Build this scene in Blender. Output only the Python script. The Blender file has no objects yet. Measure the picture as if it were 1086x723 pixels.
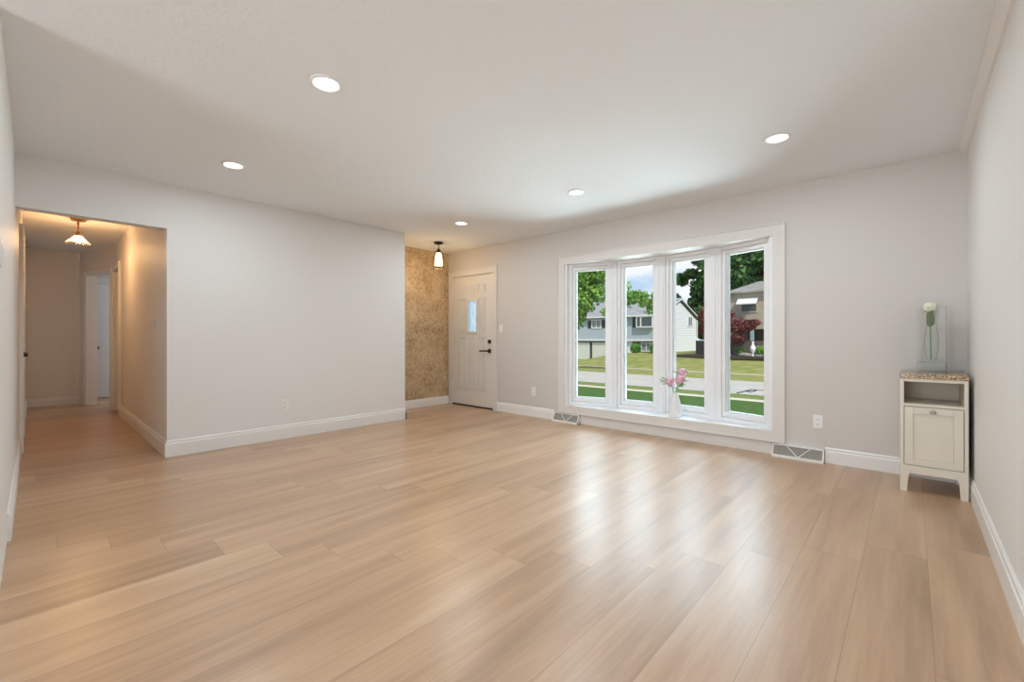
import bpy, bmesh, math, random
import numpy as np
from mathutils import Vector, Matrix
random.seed(7)
C = bpy.context.scene.collection
sc = bpy.context.scene
# ------------------------------------------------------------------ camera
cam_d = bpy.data.cameras.new('camera'); cam = bpy.data.objects.new('camera', cam_d); C.objects.link(cam)
cam_d.sensor_width = 36.0; cam_d.lens = 462.96/1086*36.0
cam_d.shift_y = -3.1/1086; cam_d.clip_start = 0.02; cam_d.clip_end = 500
cam.location = (0, 0, 1.0634); cam.rotation_euler = (math.radians(90), 0, math.radians(42.473))
sc.camera = cam
# ------------------------------------------------------------------ exposure
sc.view_settings.view_transform = 'Standard'; sc.view_settings.look = 'None'
sc.view_settings.gamma = 1; sc.view_settings.use_curve_mapping = False
sc.view_settings.exposure = 0.07
sc.cycles.use_denoising = True
sc.cycles.max_bounces = 10; sc.cycles.diffuse_bounces = 6; sc.cycles.glossy_bounces = 4
sc.cycles.transparent_max_bounces = 16; sc.cycles.transmission_bounces = 8
sc.cycles.sample_clamp_indirect = 6; sc.cycles.caustics_reflective = False; sc.cycles.caustics_refractive = False
# tunables
SUN = 3.7; SKY = 1.0
P_RECESS = 7.9; P_BACK_FILL = 140.0; P_HALL = 13.0; P_FOYER = 7.0; P_BED = 14.0; P_WIN_FILL = 950.0; P_LAWN_FILL = 400.0; P_STREET_FILL = 350.0; P_PATIO_FILL = 120.0
# ------------------------------------------------------------------ sky
w = bpy.data.worlds.new('world'); sc.world = w; w.use_nodes = True
nt = w.node_tree; nt.nodes.clear()
def N(nt, t, **k):
    n = nt.nodes.new(t)
    for a, b in k.items(): setattr(n, a, b)
    return n
o = N(nt, 'ShaderNodeOutputWorld'); bg = N(nt, 'ShaderNodeBackground'); bg.inputs[1].default_value = SKY
tc = N(nt, 'ShaderNodeTexCoord'); sp = N(nt, 'ShaderNodeSeparateXYZ')
nt.links.new(tc.outputs['Generated'], sp.inputs[0])
gr = N(nt, 'ShaderNodeValToRGB'); e = gr.color_ramp.elements
e[0].position = 0.0; e[0].color = (.60, .76, .93, 1); e[1].position = .5; e[1].color = (.16, .36, .80, 1)
nt.links.new(sp.outputs[2], gr.inputs[0])
mp = N(nt, 'ShaderNodeMapping'); mp.inputs['Scale'].default_value = (1, 1, 2.6); mp.inputs['Location'].default_value = (0.35, .1, .25)
nt.links.new(tc.outputs['Generated'], mp.inputs[0])
nz = N(nt, 'ShaderNodeTexNoise'); nz.inputs['Scale'].default_value = 4.2; nz.inputs['Detail'].default_value = 9; nz.inputs['Roughness'].default_value = .55
nt.links.new(mp.outputs[0], nz.inputs['Vector'])
cr = N(nt, 'ShaderNodeValToRGB'); cr.color_ramp.elements[0].position = .44; cr.color_ramp.elements[1].position = .58
nt.links.new(nz.outputs['Fac'], cr.inputs[0])
mx = N(nt, 'ShaderNodeMixRGB'); mx.inputs[2].default_value = (.92, .94, .98, 1)
nt.links.new(cr.outputs[0], mx.inputs[0]); nt.links.new(gr.outputs[0], mx.inputs[1])
nt.links.new(mx.outputs[0], bg.inputs[0]); nt.links.new(bg.outputs[0], o.inputs[0])
# ------------------------------------------------------------------ sun and added fill lamps
def light(name, kind, loc, power, color=(1, 1, 1), rot=(0, 0, 0), **k):
    d = bpy.data.lights.new(name, kind); d.energy = power; d.color = color
    for a, b in k.items(): setattr(d, a, b)
    ob = bpy.data.objects.new(name, d); C.objects.link(ob); ob.location = loc; ob.rotation_euler = rot
    return ob
sun = light('sun', 'SUN', (0, 0, 30), SUN, (1, .96, .88), angle=math.radians(.6))
sun.rotation_euler = Vector((.74, -.44, .86)).to_track_quat('Z', 'Y').to_euler()
# fill lamp added outside the unseen patio door behind the camera
light('patio_fill', 'AREA', (-1.25, -4.55, 1.25), P_BACK_FILL, (.86, .93, 1), (math.radians(-90), 0, math.radians(180)), shape='RECTANGLE', size=2.3, size_y=2.2)
# area lamp added out of view to boost window light and floor sheen
light('window_fill', 'AREA', (-2.1, 9.2, 4.6), P_WIN_FILL, (.67, .87, 1), (math.radians(-76), 0, 0), shape='RECTANGLE', size=9.0, size_y=3.4)

# added lamps imitating light bounced off lawn, street and patio onto the ceilings
light('lawn_bounce_fill', 'AREA', (-2.1, 7.4, -1.0), P_LAWN_FILL, (.75, .92, 1), (math.radians(-142), 0, 0), shape='RECTANGLE', size=4.5, size_y=2.2)
light('street_bounce_fill', 'AREA', (-2.1, 9.6, -1.38), P_STREET_FILL, (.80, .94, 1), (math.radians(180), 0, 0), shape='RECTANGLE', size=10, size_y=3.6)
light('patio_bounce_fill', 'AREA', (-1.25, -5.6, -.45), P_PATIO_FILL, (.90, .95, 1), (math.radians(142), 0, 0), shape='RECTANGLE', size=3.0, size_y=2.0)

# ================================================================== materials
MATS = {}
def bsdf(name, col, rough=.5, metal=0, spec=.5, emit=None, es=0, bump=None, vary=None, alpha=None, sheen=0):
    """bump=(scale,strength,dist); vary=(scale, color2, lo, hi)"""
    m = bpy.data.materials.new(name); m.use_nodes = True; t = m.node_tree; b = t.nodes['Principled BSDF']
    b.inputs['Base Color'].default_value = (*col, 1); b.inputs['Roughness'].default_value = rough
    b.inputs['Metallic'].default_value = metal; b.inputs['Specular IOR Level'].default_value = spec
    if emit: b.inputs['Emission Color'].default_value = (*emit, 1); b.inputs['Emission Strength'].default_value = es
    tcn = N(t, 'ShaderNodeTexCoord')
    if vary:
        n = N(t, 'ShaderNodeTexNoise'); n.inputs['Scale'].default_value = vary[0]; n.inputs['Detail'].default_value = 6
        t.links.new(tcn.outputs['Object'], n.inputs['Vector'])
        r = N(t, 'ShaderNodeMapRange'); r.inputs[1].default_value = vary[2]; r.inputs[2].default_value = vary[3]
        t.links.new(n.outputs['Fac'], r.inputs[0])
        x = N(t, 'ShaderNodeMixRGB'); x.inputs[1].default_value = (*col, 1); x.inputs[2].default_value = (*vary[1], 1)
        t.links.new(r.outputs[0], x.inputs[0]); t.links.new(x.outputs[0], b.inputs['Base Color'])
    if bump:
        n = N(t, 'ShaderNodeTexNoise'); n.inputs['Scale'].default_value = bump[0]; n.inputs['Detail'].default_value = 4
        t.links.new(tcn.outputs['Object'], n.inputs['Vector'])
        bp = N(t, 'ShaderNodeBump'); bp.inputs['Strength'].default_value = bump[1]; bp.inputs['Distance'].default_value = bump[2]
        t.links.new(n.outputs['Fac'], bp.inputs['Height']); t.links.new(bp.outputs[0], b.inputs['Normal'])
    MATS[name] = m
    return m
def glass(name, tint=(1, 1, 1), refl=.08, rough=.0, diff=0):
    m = bpy.data.materials.new(name); m.use_nodes = True; t = m.node_tree; t.nodes.clear()
    o = N(t, 'ShaderNodeOutputMaterial'); mixn = N(t, 'ShaderNodeMixShader'); tr = N(t, 'ShaderNodeBsdfTransparent'); g = N(t, 'ShaderNodeBsdfGlossy')
    tr.inputs[0].default_value = (*tint, 1); g.inputs['Roughness'].default_value = rough
    fr = N(t, 'ShaderNodeFresnel'); fr.inputs[0].default_value = 1.0+refl*5
    t.links.new(fr.outputs[0], mixn.inputs[0]); t.links.new(tr.outputs[0], mixn.inputs[1]); t.links.new(g.outputs[0], mixn.inputs[2])
    last = mixn
    if diff:
        m2 = N(t, 'ShaderNodeMixShader'); m2.inputs[0].default_value = diff; d = N(t, 'ShaderNodeBsdfTranslucent'); d.inputs[0].default_value = (*tint, 1)
        t.links.new(mixn.outputs[0], m2.inputs[1]); t.links.new(d.outputs[0], m2.inputs[2]); last = m2
    t.links.new(last.outputs[0], o.inputs[0]); MATS[name] = m
    return m
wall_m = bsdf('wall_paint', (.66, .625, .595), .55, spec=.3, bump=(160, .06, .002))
paint_trim = bsdf('painted_trim', (.74, .71, .68), .4, spec=.4)
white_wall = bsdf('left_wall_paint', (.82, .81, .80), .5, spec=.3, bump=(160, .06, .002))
ceil_m = bsdf('ceiling_paint', (.835, .86, .885), .9, spec=.1, bump=(38, .55, .006))
hall_m = bsdf('hall_paint', (.80, .76, .72), .55, spec=.3, bump=(160, .06, .002))
trim_m = bsdf('trim_white', (.85, .84, .825), .35, spec=.45)
vinyl_m = bsdf('vinyl_white', (.86, .865, .88), .3, spec=.5)
door_m = bsdf('door_white', (.75, .73, .70), .38, spec=.4)
plate_m = bsdf('plate_white', (.86, .855, .85), .3)
slot_m = bsdf('socket_dark', (.06, .06, .06), .5)
bronze_m = bsdf('dark_bronze', (.09, .065, .045), .35, .8)
pend_m = bsdf('pendant_black_bronze', (.035, .028, .022), .4, .6)
brass_m = bsdf('antique_brass', (.40, .23, .10), .35, .9)
nickel_m = bsdf('brushed_nickel', (.45, .42, .38), .3, .9)
hinge_m = bsdf('hinge_white', (.8, .78, .75), .4)
cream_m = bsdf('cabinet_cream', (.75, .69, .59), .38, spec=.45, bump=(60, .03, .001))
cream_in = bsdf('cabinet_inside', (.66, .58, .47), .5)
lens_m = bsdf('lamp_lens', (1, 1, 1), .4, emit=(1, .98, .95), es=6)
ring_m = bsdf('lamp_trim', (.85, .84, .83), .35)
bulb_m = bsdf('bulb_glow', (1, 1, 1), .4, emit=(1, .80, .50), es=14)
bulbw_m = bsdf('bulb_glow_hall', (1, 1, 1), .4, emit=(1, .88, .68), es=16)
shade_m = bsdf('frosted_shade', (.95, .9, .8), .3, emit=(1, .80, .50), es=1.6)
pane_m = glass('window_glass', (.99, 1, .995), .05)
thin_clear = glass('inner_glass', (.994, .997, .996), .012)
clear_m = glass('vase_glass', (.988, .994, .991), .05)
shadeg_m = glass('shade_glass', (1, .96, .92), .08, .05, .12)
threshold_m = bsdf('threshold_bronze', (.05, .035, .025), .4, .5)  # own dark colour of the door threshold
ceramic_m = bsdf('white_ceramic', (.82, .82, .83), .35, bump=(70, .25, .004))
pink_m = bsdf('peony_pink', (.80, .42, .55), .6, vary=(45, (.93, .70, .78), .4, .65))
rose_m = bsdf('rose_cream', (.90, .88, .74), .6, vary=(60, (.88, .80, .42), .55, .8))
leaf_m = bsdf('leaf_green', (.06, .20, .05), .5, vary=(30, (.14, .36, .08), .35, .65))
stem_m = bsdf('stem_green', (.20, .33, .13), .5)
calyx_m = bsdf('calyx_green', (.17, .23, .12), .6, vary=(90, (.25, .32, .18), .4, .6))
# granite
def granite():
    m = bpy.data.materials.new('granite'); m.use_nodes = True; t = m.node_tree; b = t.nodes['Principled BSDF']
    tcn = N(t, 'ShaderNodeTexCoord'); v = N(t, 'ShaderNodeTexVoronoi'); v.inputs['Scale'].default_value = 170
    t.links.new(tcn.outputs['Object'], v.inputs['Vector'])
    r = N(t, 'ShaderNodeValToRGB'); el = r.color_ramp.elements
    el[0].position = .0; el[0].color = (.09, .05, .03, 1); el[1].position = .95; el[1].color = (.72, .56, .40, 1)
    a = el.new(.35); a.color = (.30, .18, .10, 1); a = el.new(.65); a.color = (.48, .33, .20, 1)
    s = N(t, 'ShaderNodeSeparateColor'); t.links.new(v.outputs['Color'], s.inputs[0]); t.links.new(s.outputs[0], r.inputs[0])
    t.links.new(r.outputs[0], b.inputs['Base Color']); b.inputs['Roughness'].default_value = .15
    MATS['granite'] = m; return m
granite_m = granite()
# floor planks
def mth(t, op, a, b=None, c=None):
    n = N(t, 'ShaderNodeMath', operation=op)
    for i, v in enumerate((a, b, c)):
        if v is None: continue
        if isinstance(v, (int, float)): n.inputs[i].default_value = v
        else: t.links.new(v, n.inputs[i])
    return n.outputs[0]
def floor_mat():
    m = bpy.data.materials.new('plank_floor'); m.use_nodes = True; t = m.node_tree; b = t.nodes['Principled BSDF']; L = t.links.new
    tcn = N(t, 'ShaderNodeTexCoord'); s = N(t, 'ShaderNodeSeparateXYZ'); L(tcn.outputs['Object'], s.inputs[0]); X, Y = s.outputs[0], s.outputs[1]
    u = mth(t, 'DIVIDE', mth(t, 'SUBTRACT', X, .055), .231); row = mth(t, 'FLOOR', u); fu = mth(t, 'SUBTRACT', u, row)
    r5 = mth(t, 'ADD', row, 5)
    near = mth(t, 'ADD', mth(t, 'MULTIPLY', mth(t, 'MAXIMUM', r5, 0), .242), .706)
    off = mth(t, 'ADD', near, mth(t, 'MULTIPLY', mth(t, 'MINIMUM', r5, 0), .185))
    v = mth(t, 'DIVIDE', mth(t, 'SUBTRACT', Y, off), 1.22); col = mth(t, 'FLOOR', v); fv = mth(t, 'SUBTRACT', v, col)
    cb = N(t, 'ShaderNodeCombineXYZ'); L(row, cb.inputs[0]); L(col, cb.inputs[1]); wn = N(t, 'ShaderNodeTexWhiteNoise'); wn.noise_dimensions = '3D'; L(cb.outputs[0], wn.inputs[0]); rnd = wn.outputs['Value']
    def stretched(sx, sy, detail, rough=.6, dist=0):
        c2 = N(t, 'ShaderNodeCombineXYZ'); L(mth(t, 'MULTIPLY', X, sx), c2.inputs[0]); L(mth(t, 'MULTIPLY', Y, sy), c2.inputs[1]); L(mth(t, 'MULTIPLY', rnd, 37), c2.inputs[2])
        n = N(t, 'ShaderNodeTexNoise'); n.inputs['Scale'].default_value = 1; n.inputs['Detail'].default_value = detail; n.inputs['Roughness'].default_value = rough; n.inputs['Distortion'].default_value = dist
        L(c2.outputs[0], n.inputs['Vector']); return n.outputs['Fac']
    broad = stretched(9, .7, 2, .5, .4); grain = stretched(60, 3.2, 5, .65, .5)
    f = mth(t, 'ADD', mth(t, 'MULTIPLY', mth(t, 'SUBTRACT', rnd, .5), .30), mth(t, 'ADD', mth(t, 'MULTIPLY', mth(t, 'SUBTRACT', broad, .5), 1.2), mth(t, 'MULTIPLY', mth(t, 'SUBTRACT', grain, .5), .7)))
    f = mth(t, 'ADD', f, .5)
    rp = N(t, 'ShaderNodeValToRGB'); el = rp.color_ramp.elements
    el[0].position = .0; el[0].color = (.335, .210, .125, 1); el[1].position = 1; el[1].color = (.63, .445, .285, 1)
    q = el.new(.5); q.color = (.505, .322, .198, 1)
    L(f, rp.inputs[0])
    eu = mth(t, 'MINIMUM', fu, mth(t, 'SUBTRACT', 1, fu)); ev = mth(t, 'MINIMUM', fv, mth(t, 'SUBTRACT', 1, fv))
    gm = mth(t, 'MAXIMUM', mth(t, 'LESS_THAN', eu, .006), mth(t, 'LESS_THAN', ev, .0012))
    mxn = N(t, 'ShaderNodeMixRGB'); L(mth(t, 'MULTIPLY', gm, .38), mxn.inputs[0]); L(rp.outputs[0], mxn.inputs[1]); mxn.inputs[2].default_value = (.12, .07, .04, 1)
    L(mxn.outputs[0], b.inputs['Base Color'])
    L(mth(t, 'ADD', mth(t, 'MULTIPLY', grain, .10), .26), b.inputs['Roughness']); b.inputs['Specular IOR Level'].default_value = .8
    bp = N(t, 'ShaderNodeBump'); bp.inputs['Strength'].default_value = .12; bp.inputs['Distance'].default_value = .002
    L(mth(t, 'SUBTRACT', grain, mth(t, 'MULTIPLY', gm, 1.0)), bp.inputs['Height']); L(bp.outputs[0], b.inputs['Normal'])
    MATS['plank_floor'] = m; return m
floor_m = floor_mat()
def stone_mat():
    m = bpy.data.materials.new('faux_stone'); m.use_nodes = True; t = m.node_tree; b = t.nodes['Principled BSDF']; L = t.links.new
    tcn = N(t, 'ShaderNodeTexCoord'); s = N(t, 'ShaderNodeSeparateXYZ'); L(tcn.outputs['Object'], s.inputs[0])
    c = N(t, 'ShaderNodeCombineXYZ'); L(s.outputs[1], c.inputs[0]); L(s.outputs[2], c.inputs[1])
    n = N(t, 'ShaderNodeTexNoise'); n.inputs['Scale'].default_value = 26; n.inputs['Detail'].default_value = 9; n.inputs['Roughness'].default_value = .72; L(tcn.outputs['Object'], n.inputs['Vector'])
    n2 = N(t, 'ShaderNodeTexNoise'); n2.inputs['Scale'].default_value = 4.5; n2.inputs['Detail'].default_value = 4; L(tcn.outputs['Object'], n2.inputs['Vector'])
    ad = mth(t, 'ADD', mth(t, 'MULTIPLY', n.outputs['Fac'], .8), mth(t, 'MULTIPLY', n2.outputs['Fac'], .35))
    r = N(t, 'ShaderNodeValToRGB'); el = r.color_ramp.elements; el[0].position = .40; el[0].color = (.27, .165, .085, 1); el[1].position = .76; el[1].color = (.76, .60, .41, 1)
    q = el.new(.56); q.color = (.54, .39, .225, 1); L(ad, r.inputs[0])
    br = N(t, 'ShaderNodeTexBrick'); L(c.outputs[0], br.inputs['Vector']); br.inputs['Scale'].default_value = 1; br.inputs['Brick Width'].default_value = .61; br.inputs['Row Height'].default_value = .305
    br.inputs['Mortar Size'].default_value = .003; br.inputs['Mortar Smooth'].default_value = .4; br.inputs['Color1'].default_value = (1, 1, 1, 1); br.inputs['Color2'].default_value = (.9, .9, .9, 1); br.inputs['Mortar'].default_value = (.75, .68, .6, 1)
    mm = N(t, 'ShaderNodeMixRGB', blend_type='MULTIPLY'); mm.inputs[0].default_value = .7; L(r.outputs[0], mm.inputs[1]); L(br.outputs[0], mm.inputs[2]); L(mm.outputs[0], b.inputs['Base Color'])
    b.inputs['Roughness'].default_value = .36; b.inputs['Specular IOR Level'].default_value = .7; bp = N(t, 'ShaderNodeBump'); bp.inputs['Strength'].default_value = .4; bp.inputs['Distance'].default_value = .004; L(n.outputs['Fac'], bp.inputs['Height']); L(bp.outputs[0], b.inputs['Normal'])
    MATS['faux_stone'] = m; return m
stone_m = stone_mat()
def wave_mat(name, col, axis, period, strength=.35, dist=.004, col2=None, thr=.06, rough=.55):
    """evenly spaced grooves (siding laps, panelling, shingles): dark thin line plus bump"""
    m = bpy.data.materials.new(name); m.use_nodes = True; t = m.node_tree; b = t.nodes['Principled BSDF']; L = t.links.new
    tcn = N(t, 'ShaderNodeTexCoord'); s = N(t, 'ShaderNodeSeparateXYZ'); L(tcn.outputs['Object'], s.inputs[0])
    u = mth(t, 'FRACT', mth(t, 'DIVIDE', s.outputs[axis], period)); g = mth(t, 'LESS_THAN', u, thr)
    mxn = N(t, 'ShaderNodeMixRGB'); L(g, mxn.inputs[0]); mxn.inputs[1].default_value = (*col, 1); mxn.inputs[2].default_value = (*(col2 or tuple(c*.93 for c in col)), 1)
    L(mxn.outputs[0], b.inputs['Base Color']); b.inputs['Roughness'].default_value = rough
    bp = N(t, 'ShaderNodeBump'); bp.inputs['Strength'].default_value = strength; bp.inputs['Distance'].default_value = dist; L(mth(t, 'SUBTRACT', 1, g), bp.inputs['Height']); L(bp.outputs[0], b.inputs['Normal'])
    MATS[name] = m; return m
panel_m = wave_mat('right_wall_panelling', (.83, .825, .81), 1, .10, .25, .003, thr=.07)
# outdoors
grass_near = bsdf('grass_near', (.05, .12, .025), .9, spec=.1, vary=(6, (.11, .19, .05), .35, .65), bump=(60, .6, .03))
grass_strip = bsdf('grass_strip', (.14, .22, .05), .9, spec=.1, vary=(3, (.28, .26, .12), .45, .68))
grass_far = bsdf('grass_far', (.21, .25, .06), .9, spec=.1, vary=(1.3, (.34, .31, .12), .38, .64))
concrete_m = bsdf('concrete', (.47, .44, .385), .85, spec=.2, vary=(1.2, (.54, .51, .45), .35, .65))
walk_m = bsdf('sidewalk_concrete', (.66, .60, .47), .85, spec=.2)
walk_far = bsdf('far_walk', (.46, .42, .27), .85, spec=.2)
siding_blue = wave_mat('siding_blue_grey', (.44, .50, .545), 2, .20, .5, .02, (.36, .42, .46), .12)
siding_white = wave_mat('siding_white', (.85, .87, .90), 2, .26, .5, .02, (.50, .54, .58), .16)
stucco_tan = bsdf('stucco_tan', (.47, .40, .31), .85, vary=(2, (.42, .35, .27), .4, .6))
shingle_m = bsdf('shingle_grey', (.25, .25, .25), .85, vary=(2.2, (.35, .345, .34), .35, .65), bump=(12, .5, .03))
shingle_b = bsdf('shingle_brown', (.22, .205, .18), .85, vary=(2.2, (.33, .31, .275), .35, .65), bump=(12, .5, .03))
garage_m = bsdf('garage_door_cream', (.68, .68, .60), .6)
post_m = bsdf('post_dark_grey', (.10, .11, .12), .6)
black_m = bsdf('shutter_black', (.03, .035, .045), .5)
hwin_m = bsdf('house_pane', (.07, .085, .09), .1)
curtain_m = bsdf('curtained_pane', (.25, .27, .28), .3)
extw_m = bsdf('exterior_white_trim', (.78, .78, .76), .5)
pale_blue_m = bsdf('pale_blue_column', (.36, .52, .56), .5)
brick_dark = bsdf('brick_dark', (.10, .085, .08), .85, vary=(14, (.17, .13, .11), .4, .6))
brick_brown = bsdf('brick_brown', (.20, .13, .10), .85, vary=(14, (.30, .21, .16), .4, .6))
bark_m = bsdf('bark', (.11, .085, .06), .9, bump=(14, .8, .04))
fol_green = bsdf('foliage_bright', (.09, .24, .035), .6, spec=.25, vary=(2.2, (.30, .48, .09), .38, .64))
fol_dark = bsdf('foliage_dark', (.022, .075, .022), .7, spec=.2, vary=(1.3, (.13, .25, .065), .40, .60))
fol_pine = bsdf('foliage_pine', (.03, .11, .04), .7, spec=.2)
fol_red = bsdf('foliage_red', (.13, .025, .03), .6, spec=.2, vary=(1.6, (.34, .13, .11), .4, .66))
fol_bush = bsdf('foliage_bush', (.06, .22, .03), .6, spec=.2, vary=(4, (.14, .36, .06), .38, .64))
fol_lime = bsdf('foliage_lime', (.22, .42, .06), .6, spec=.2)
rock_m = bsdf('rock_grey', (.26, .24, .22), .9, bump=(8, .8, .05))
mulch_m = bsdf('mulch', (.07, .05, .04), .95, bump=(30, .8, .05))
statue_m = bsdf('statue_white', (.85, .85, .86), .5)
tar_m = bsdf('tar_black', (.02, .02, .022), .6)
mesh_m = bsdf('vent_screen', (.26, .24, .21), .6, vary=(300, (.36, .33, .30), .4, .6))

# ================================================================== mesh helpers
WL = {}   # world location of every object that can be a parent
class MB:
    def __init__(s, M=None): s.v = []; s.f = []; s.M = M
    def add(s, vs, fs):
        b = len(s.v)
        for p in vs:
            p = Vector(p); s.v.append(tuple(s.M @ p) if s.M else tuple(p))
        s.f += [tuple(b+i for i in f) for f in fs]; return s
    def box(s, x0, x1, y0, y1, z0, z1):
        x0, x1 = min(x0, x1), max(x0, x1); y0, y1 = min(y0, y1), max(y0, y1); z0, z1 = min(z0, z1), max(z0, z1)
        return s.add([(x0, y0, z0), (x1, y0, z0), (x1, y1, z0), (x0, y1, z0), (x0, y0, z1), (x1, y0, z1), (x1, y1, z1), (x0, y1, z1)],
                     [(3, 2, 1, 0), (4, 5, 6, 7), (0, 1, 5, 4), (1, 2, 6, 5), (2, 3, 7, 6), (3, 0, 4, 7)])
    def prism(s, poly, a0, a1, axis=2):
        """extrude a 2-D polygon along an axis; poly coords are the other two axes in order"""
        def P(q, a): 
            l = list(q); l.insert(axis, a); return tuple(l)
        n = len(poly); vs = [P(q, a0) for q in poly]+[P(q, a1) for q in poly]
        fs = [tuple(range(n))[::-1], tuple(range(n, 2*n))]+[(i, (i+1) % n, n+(i+1) % n, n+i) for i in range(n)]
        return s.add(vs, fs)
    def lathe(s, prof, c=(0, 0, 0), seg=24, cap=True):
        """prof: (radius, z) from bottom to top"""
        vs = []; fs = []; n = len(prof)
        for r, z in prof:
            for k in range(seg):
                a = 2*math.pi*k/seg; vs.append((c[0]+r*math.cos(a), c[1]+r*math.sin(a), c[2]+z))
        for i in range(n-1):
            for k in range(seg):
                k2 = (k+1) % seg; fs.append((i*seg+k, i*seg+k2, (i+1)*seg+k2, (i+1)*seg+k))
        if cap:
            fs.append(tuple(range(seg))[::-1]); fs.append(tuple((n-1)*seg+k for k in range(seg)))
        return s.add(vs, fs)
    def tube(s, pts, r, seg=10, r1=None):
        pts = [Vector(p) for p in pts]; n = len(pts); vs = []; fs = []
        for i, p in enumerate(pts):
            d = (pts[min(i+1, n-1)]-pts[max(i-1, 0)]).normalized()
            up = Vector((0, 0, 1)) if abs(d.z) < .95 else Vector((1, 0, 0))
            a = d.cross(up).normalized(); b = d.cross(a).normalized()
            rr = r if r1 is None else r+(r1-r)*i/(n-1)
            for k in range(seg):
                t = 2*math.pi*k/seg; q = p+a*math.cos(t)*rr+b*math.sin(t)*rr; vs.append(tuple(q))
        for i in range(n-1):
            for k in range(seg):
                k2 = (k+1) % seg; fs.append((i*seg+k, i*seg+k2, (i+1)*seg+k2, (i+1)*seg+k))
        fs.append(tuple(range(seg))[::-1]); fs.append(tuple((n-1)*seg+k for k in range(seg)))
        return s.add(vs, fs)
    def ball(s, c, r, seg=14, rings=9, sc_=(1, 1, 1)):
        prof = []
        vs = []; fs = []
        for i in range(rings+1):
            ph = math.pi*i/rings-math.pi/2; rr = max(math.cos(ph), .02)
            for k in range(seg):
                a = 2*math.pi*k/seg; vs.append((c[0]+r*sc_[0]*rr*math.cos(a), c[1]+r*sc_[1]*rr*math.sin(a), c[2]+r*sc_[2]*math.sin(ph)))
        for i in range(rings):
            for k in range(seg):
                k2 = (k+1) % seg; fs.append((i*seg+k, i*seg+k2, (i+1)*seg+k2, (i+1)*seg+k))
        fs.append(tuple(range(seg))[::-1]); fs.append(tuple(rings*seg+k for k in range(seg)))
        return s.add(vs, fs)
    def build(s, name, mat, parent=None, loc=None, bevel=0, smooth=False, kind=None):
        L = Vector(WL[parent.name]) if parent else Vector(loc or (0, 0, 0))
        me = bpy.data.meshes.new(name); me.from_pydata([tuple(Vector(p)-L) for p in s.v], [], s.f)
        bm = bmesh.new(); bm.from_mesh(me); bmesh.ops.recalc_face_normals(bm, faces=bm.faces); bm.to_mesh(me); bm.free()
        me.materials.append(mat)
        ob = bpy.data.objects.new(name, me); C.objects.link(ob)
        if smooth:
            for p in me.polygons: p.use_smooth = True
            try: me.set_sharp_from_angle(angle=math.radians(40))
            except Exception: pass
        if parent: ob.parent = parent
        else: ob.location = L
        WL[ob.name] = tuple(L)
        if bevel:
            md = ob.modifiers.new('bevel', 'BEVEL'); md.width = bevel; md.segments = 2; md.limit_method = 'ANGLE'
        if kind: ob['kind'] = kind
        return ob
def box(x0, x1, y0, y1, z0, z1): return MB().box(x0, x1, y0, y1, z0, z1)
def thing(name, loc, label, cat, group=None):
    ob = bpy.data.objects.new(name, None); C.objects.link(ob); ob.location = loc; ob.empty_display_size = .05
    WL[ob.name] = tuple(loc); return tag(ob, label, cat, group)
def tag(ob, label, cat, group=None, kind=None):
    ob['label'] = label; ob['category'] = cat
    if group: ob['group'] = group
    if kind: ob['kind'] = kind
    return ob
def struct_root(name, loc):
    ob = bpy.data.objects.new(name, None); C.objects.link(ob); ob.location = loc; ob['kind'] = 'structure'; WL[ob.name] = tuple(loc); ob.empty_display_size = .05
    return ob
def copy_tree(o, parent=None, loc=None):
    c = o.copy(); C.objects.link(c)
    if parent: c.parent = parent
    if loc is not None: c.location = loc
    WL[c.name] = tuple(c.location)
    for ch in list(o.children): copy_tree(ch, c)
    return c
def slab(name, mat, us, vs, solid, w0, w1, M, kind='structure', loc=(0, 0, 0)):
    """wall with holes: grid cells (u,v) kept where solid(uc,vc); thickness w0..w1; M maps (u,w,v) to world"""
    mb = MB(M); idx = {}
    def vid(i, j, k):
        if (i, j, k) not in idx:
            idx[(i, j, k)] = len(mb.v); p = Vector((us[i], (w0, w1)[k], vs[j])); mb.v.append(tuple(M @ p))
        return idx[(i, j, k)]
    nu, nv = len(us)-1, len(vs)-1
    S = [[solid((us[i]+us[i+1])/2, (vs[j]+vs[j+1])/2) for j in range(nv)] for i in range(nu)]
    g = lambda i, j: 0 <= i < nu and 0 <= j < nv and S[i][j]
    for i in range(nu):
        for j in range(nv):
            if not S[i][j]: continue
            mb.f.append((vid(i, j, 0), vid(i+1, j, 0), vid(i+1, j+1, 0), vid(i, j+1, 0)))
            mb.f.append((vid(i, j, 1), vid(i, j+1, 1), vid(i+1, j+1, 1), vid(i+1, j, 1)))
            for (di, dj, a, b) in ((-1, 0, (i, j), (i, j+1)), (1, 0, (i+1, j), (i+1, j+1)), (0, -1, (i, j), (i+1, j)), (0, 1, (i, j+1), (i+1, j+1))):
                if not g(i+di, j+dj): mb.f.append((vid(*a, 0), vid(*b, 0), vid(*b, 1), vid(*a, 1)))
    return mb.build(name, mat, loc=loc, kind=kind)
I4 = Matrix.Identity(4)
MX = Matrix(((0, 1, 0, 0), (1, 0, 0, 0), (0, 0, 1, 0), (0, 0, 0, 1)))   # u->Y, w->X
def seg_matrix(A, B):
    """local (u along A->B, w to the left-hand side (outward), z)"""
    d = Vector((B[0]-A[0], B[1]-A[1], 0)); L = d.length; d /= L; n = Vector((-d.y, d.x, 0))
    return Matrix(((d.x, n.x, 0, A[0]), (d.y, n.y, 0, A[1]), (0, 0, 1, 0), (0, 0, 0, 1))), L
H = 2.44
YW, XL, XR, XS, YH, YN = 4.57, -4.91, .30, -5.594, .795, -.10
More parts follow.
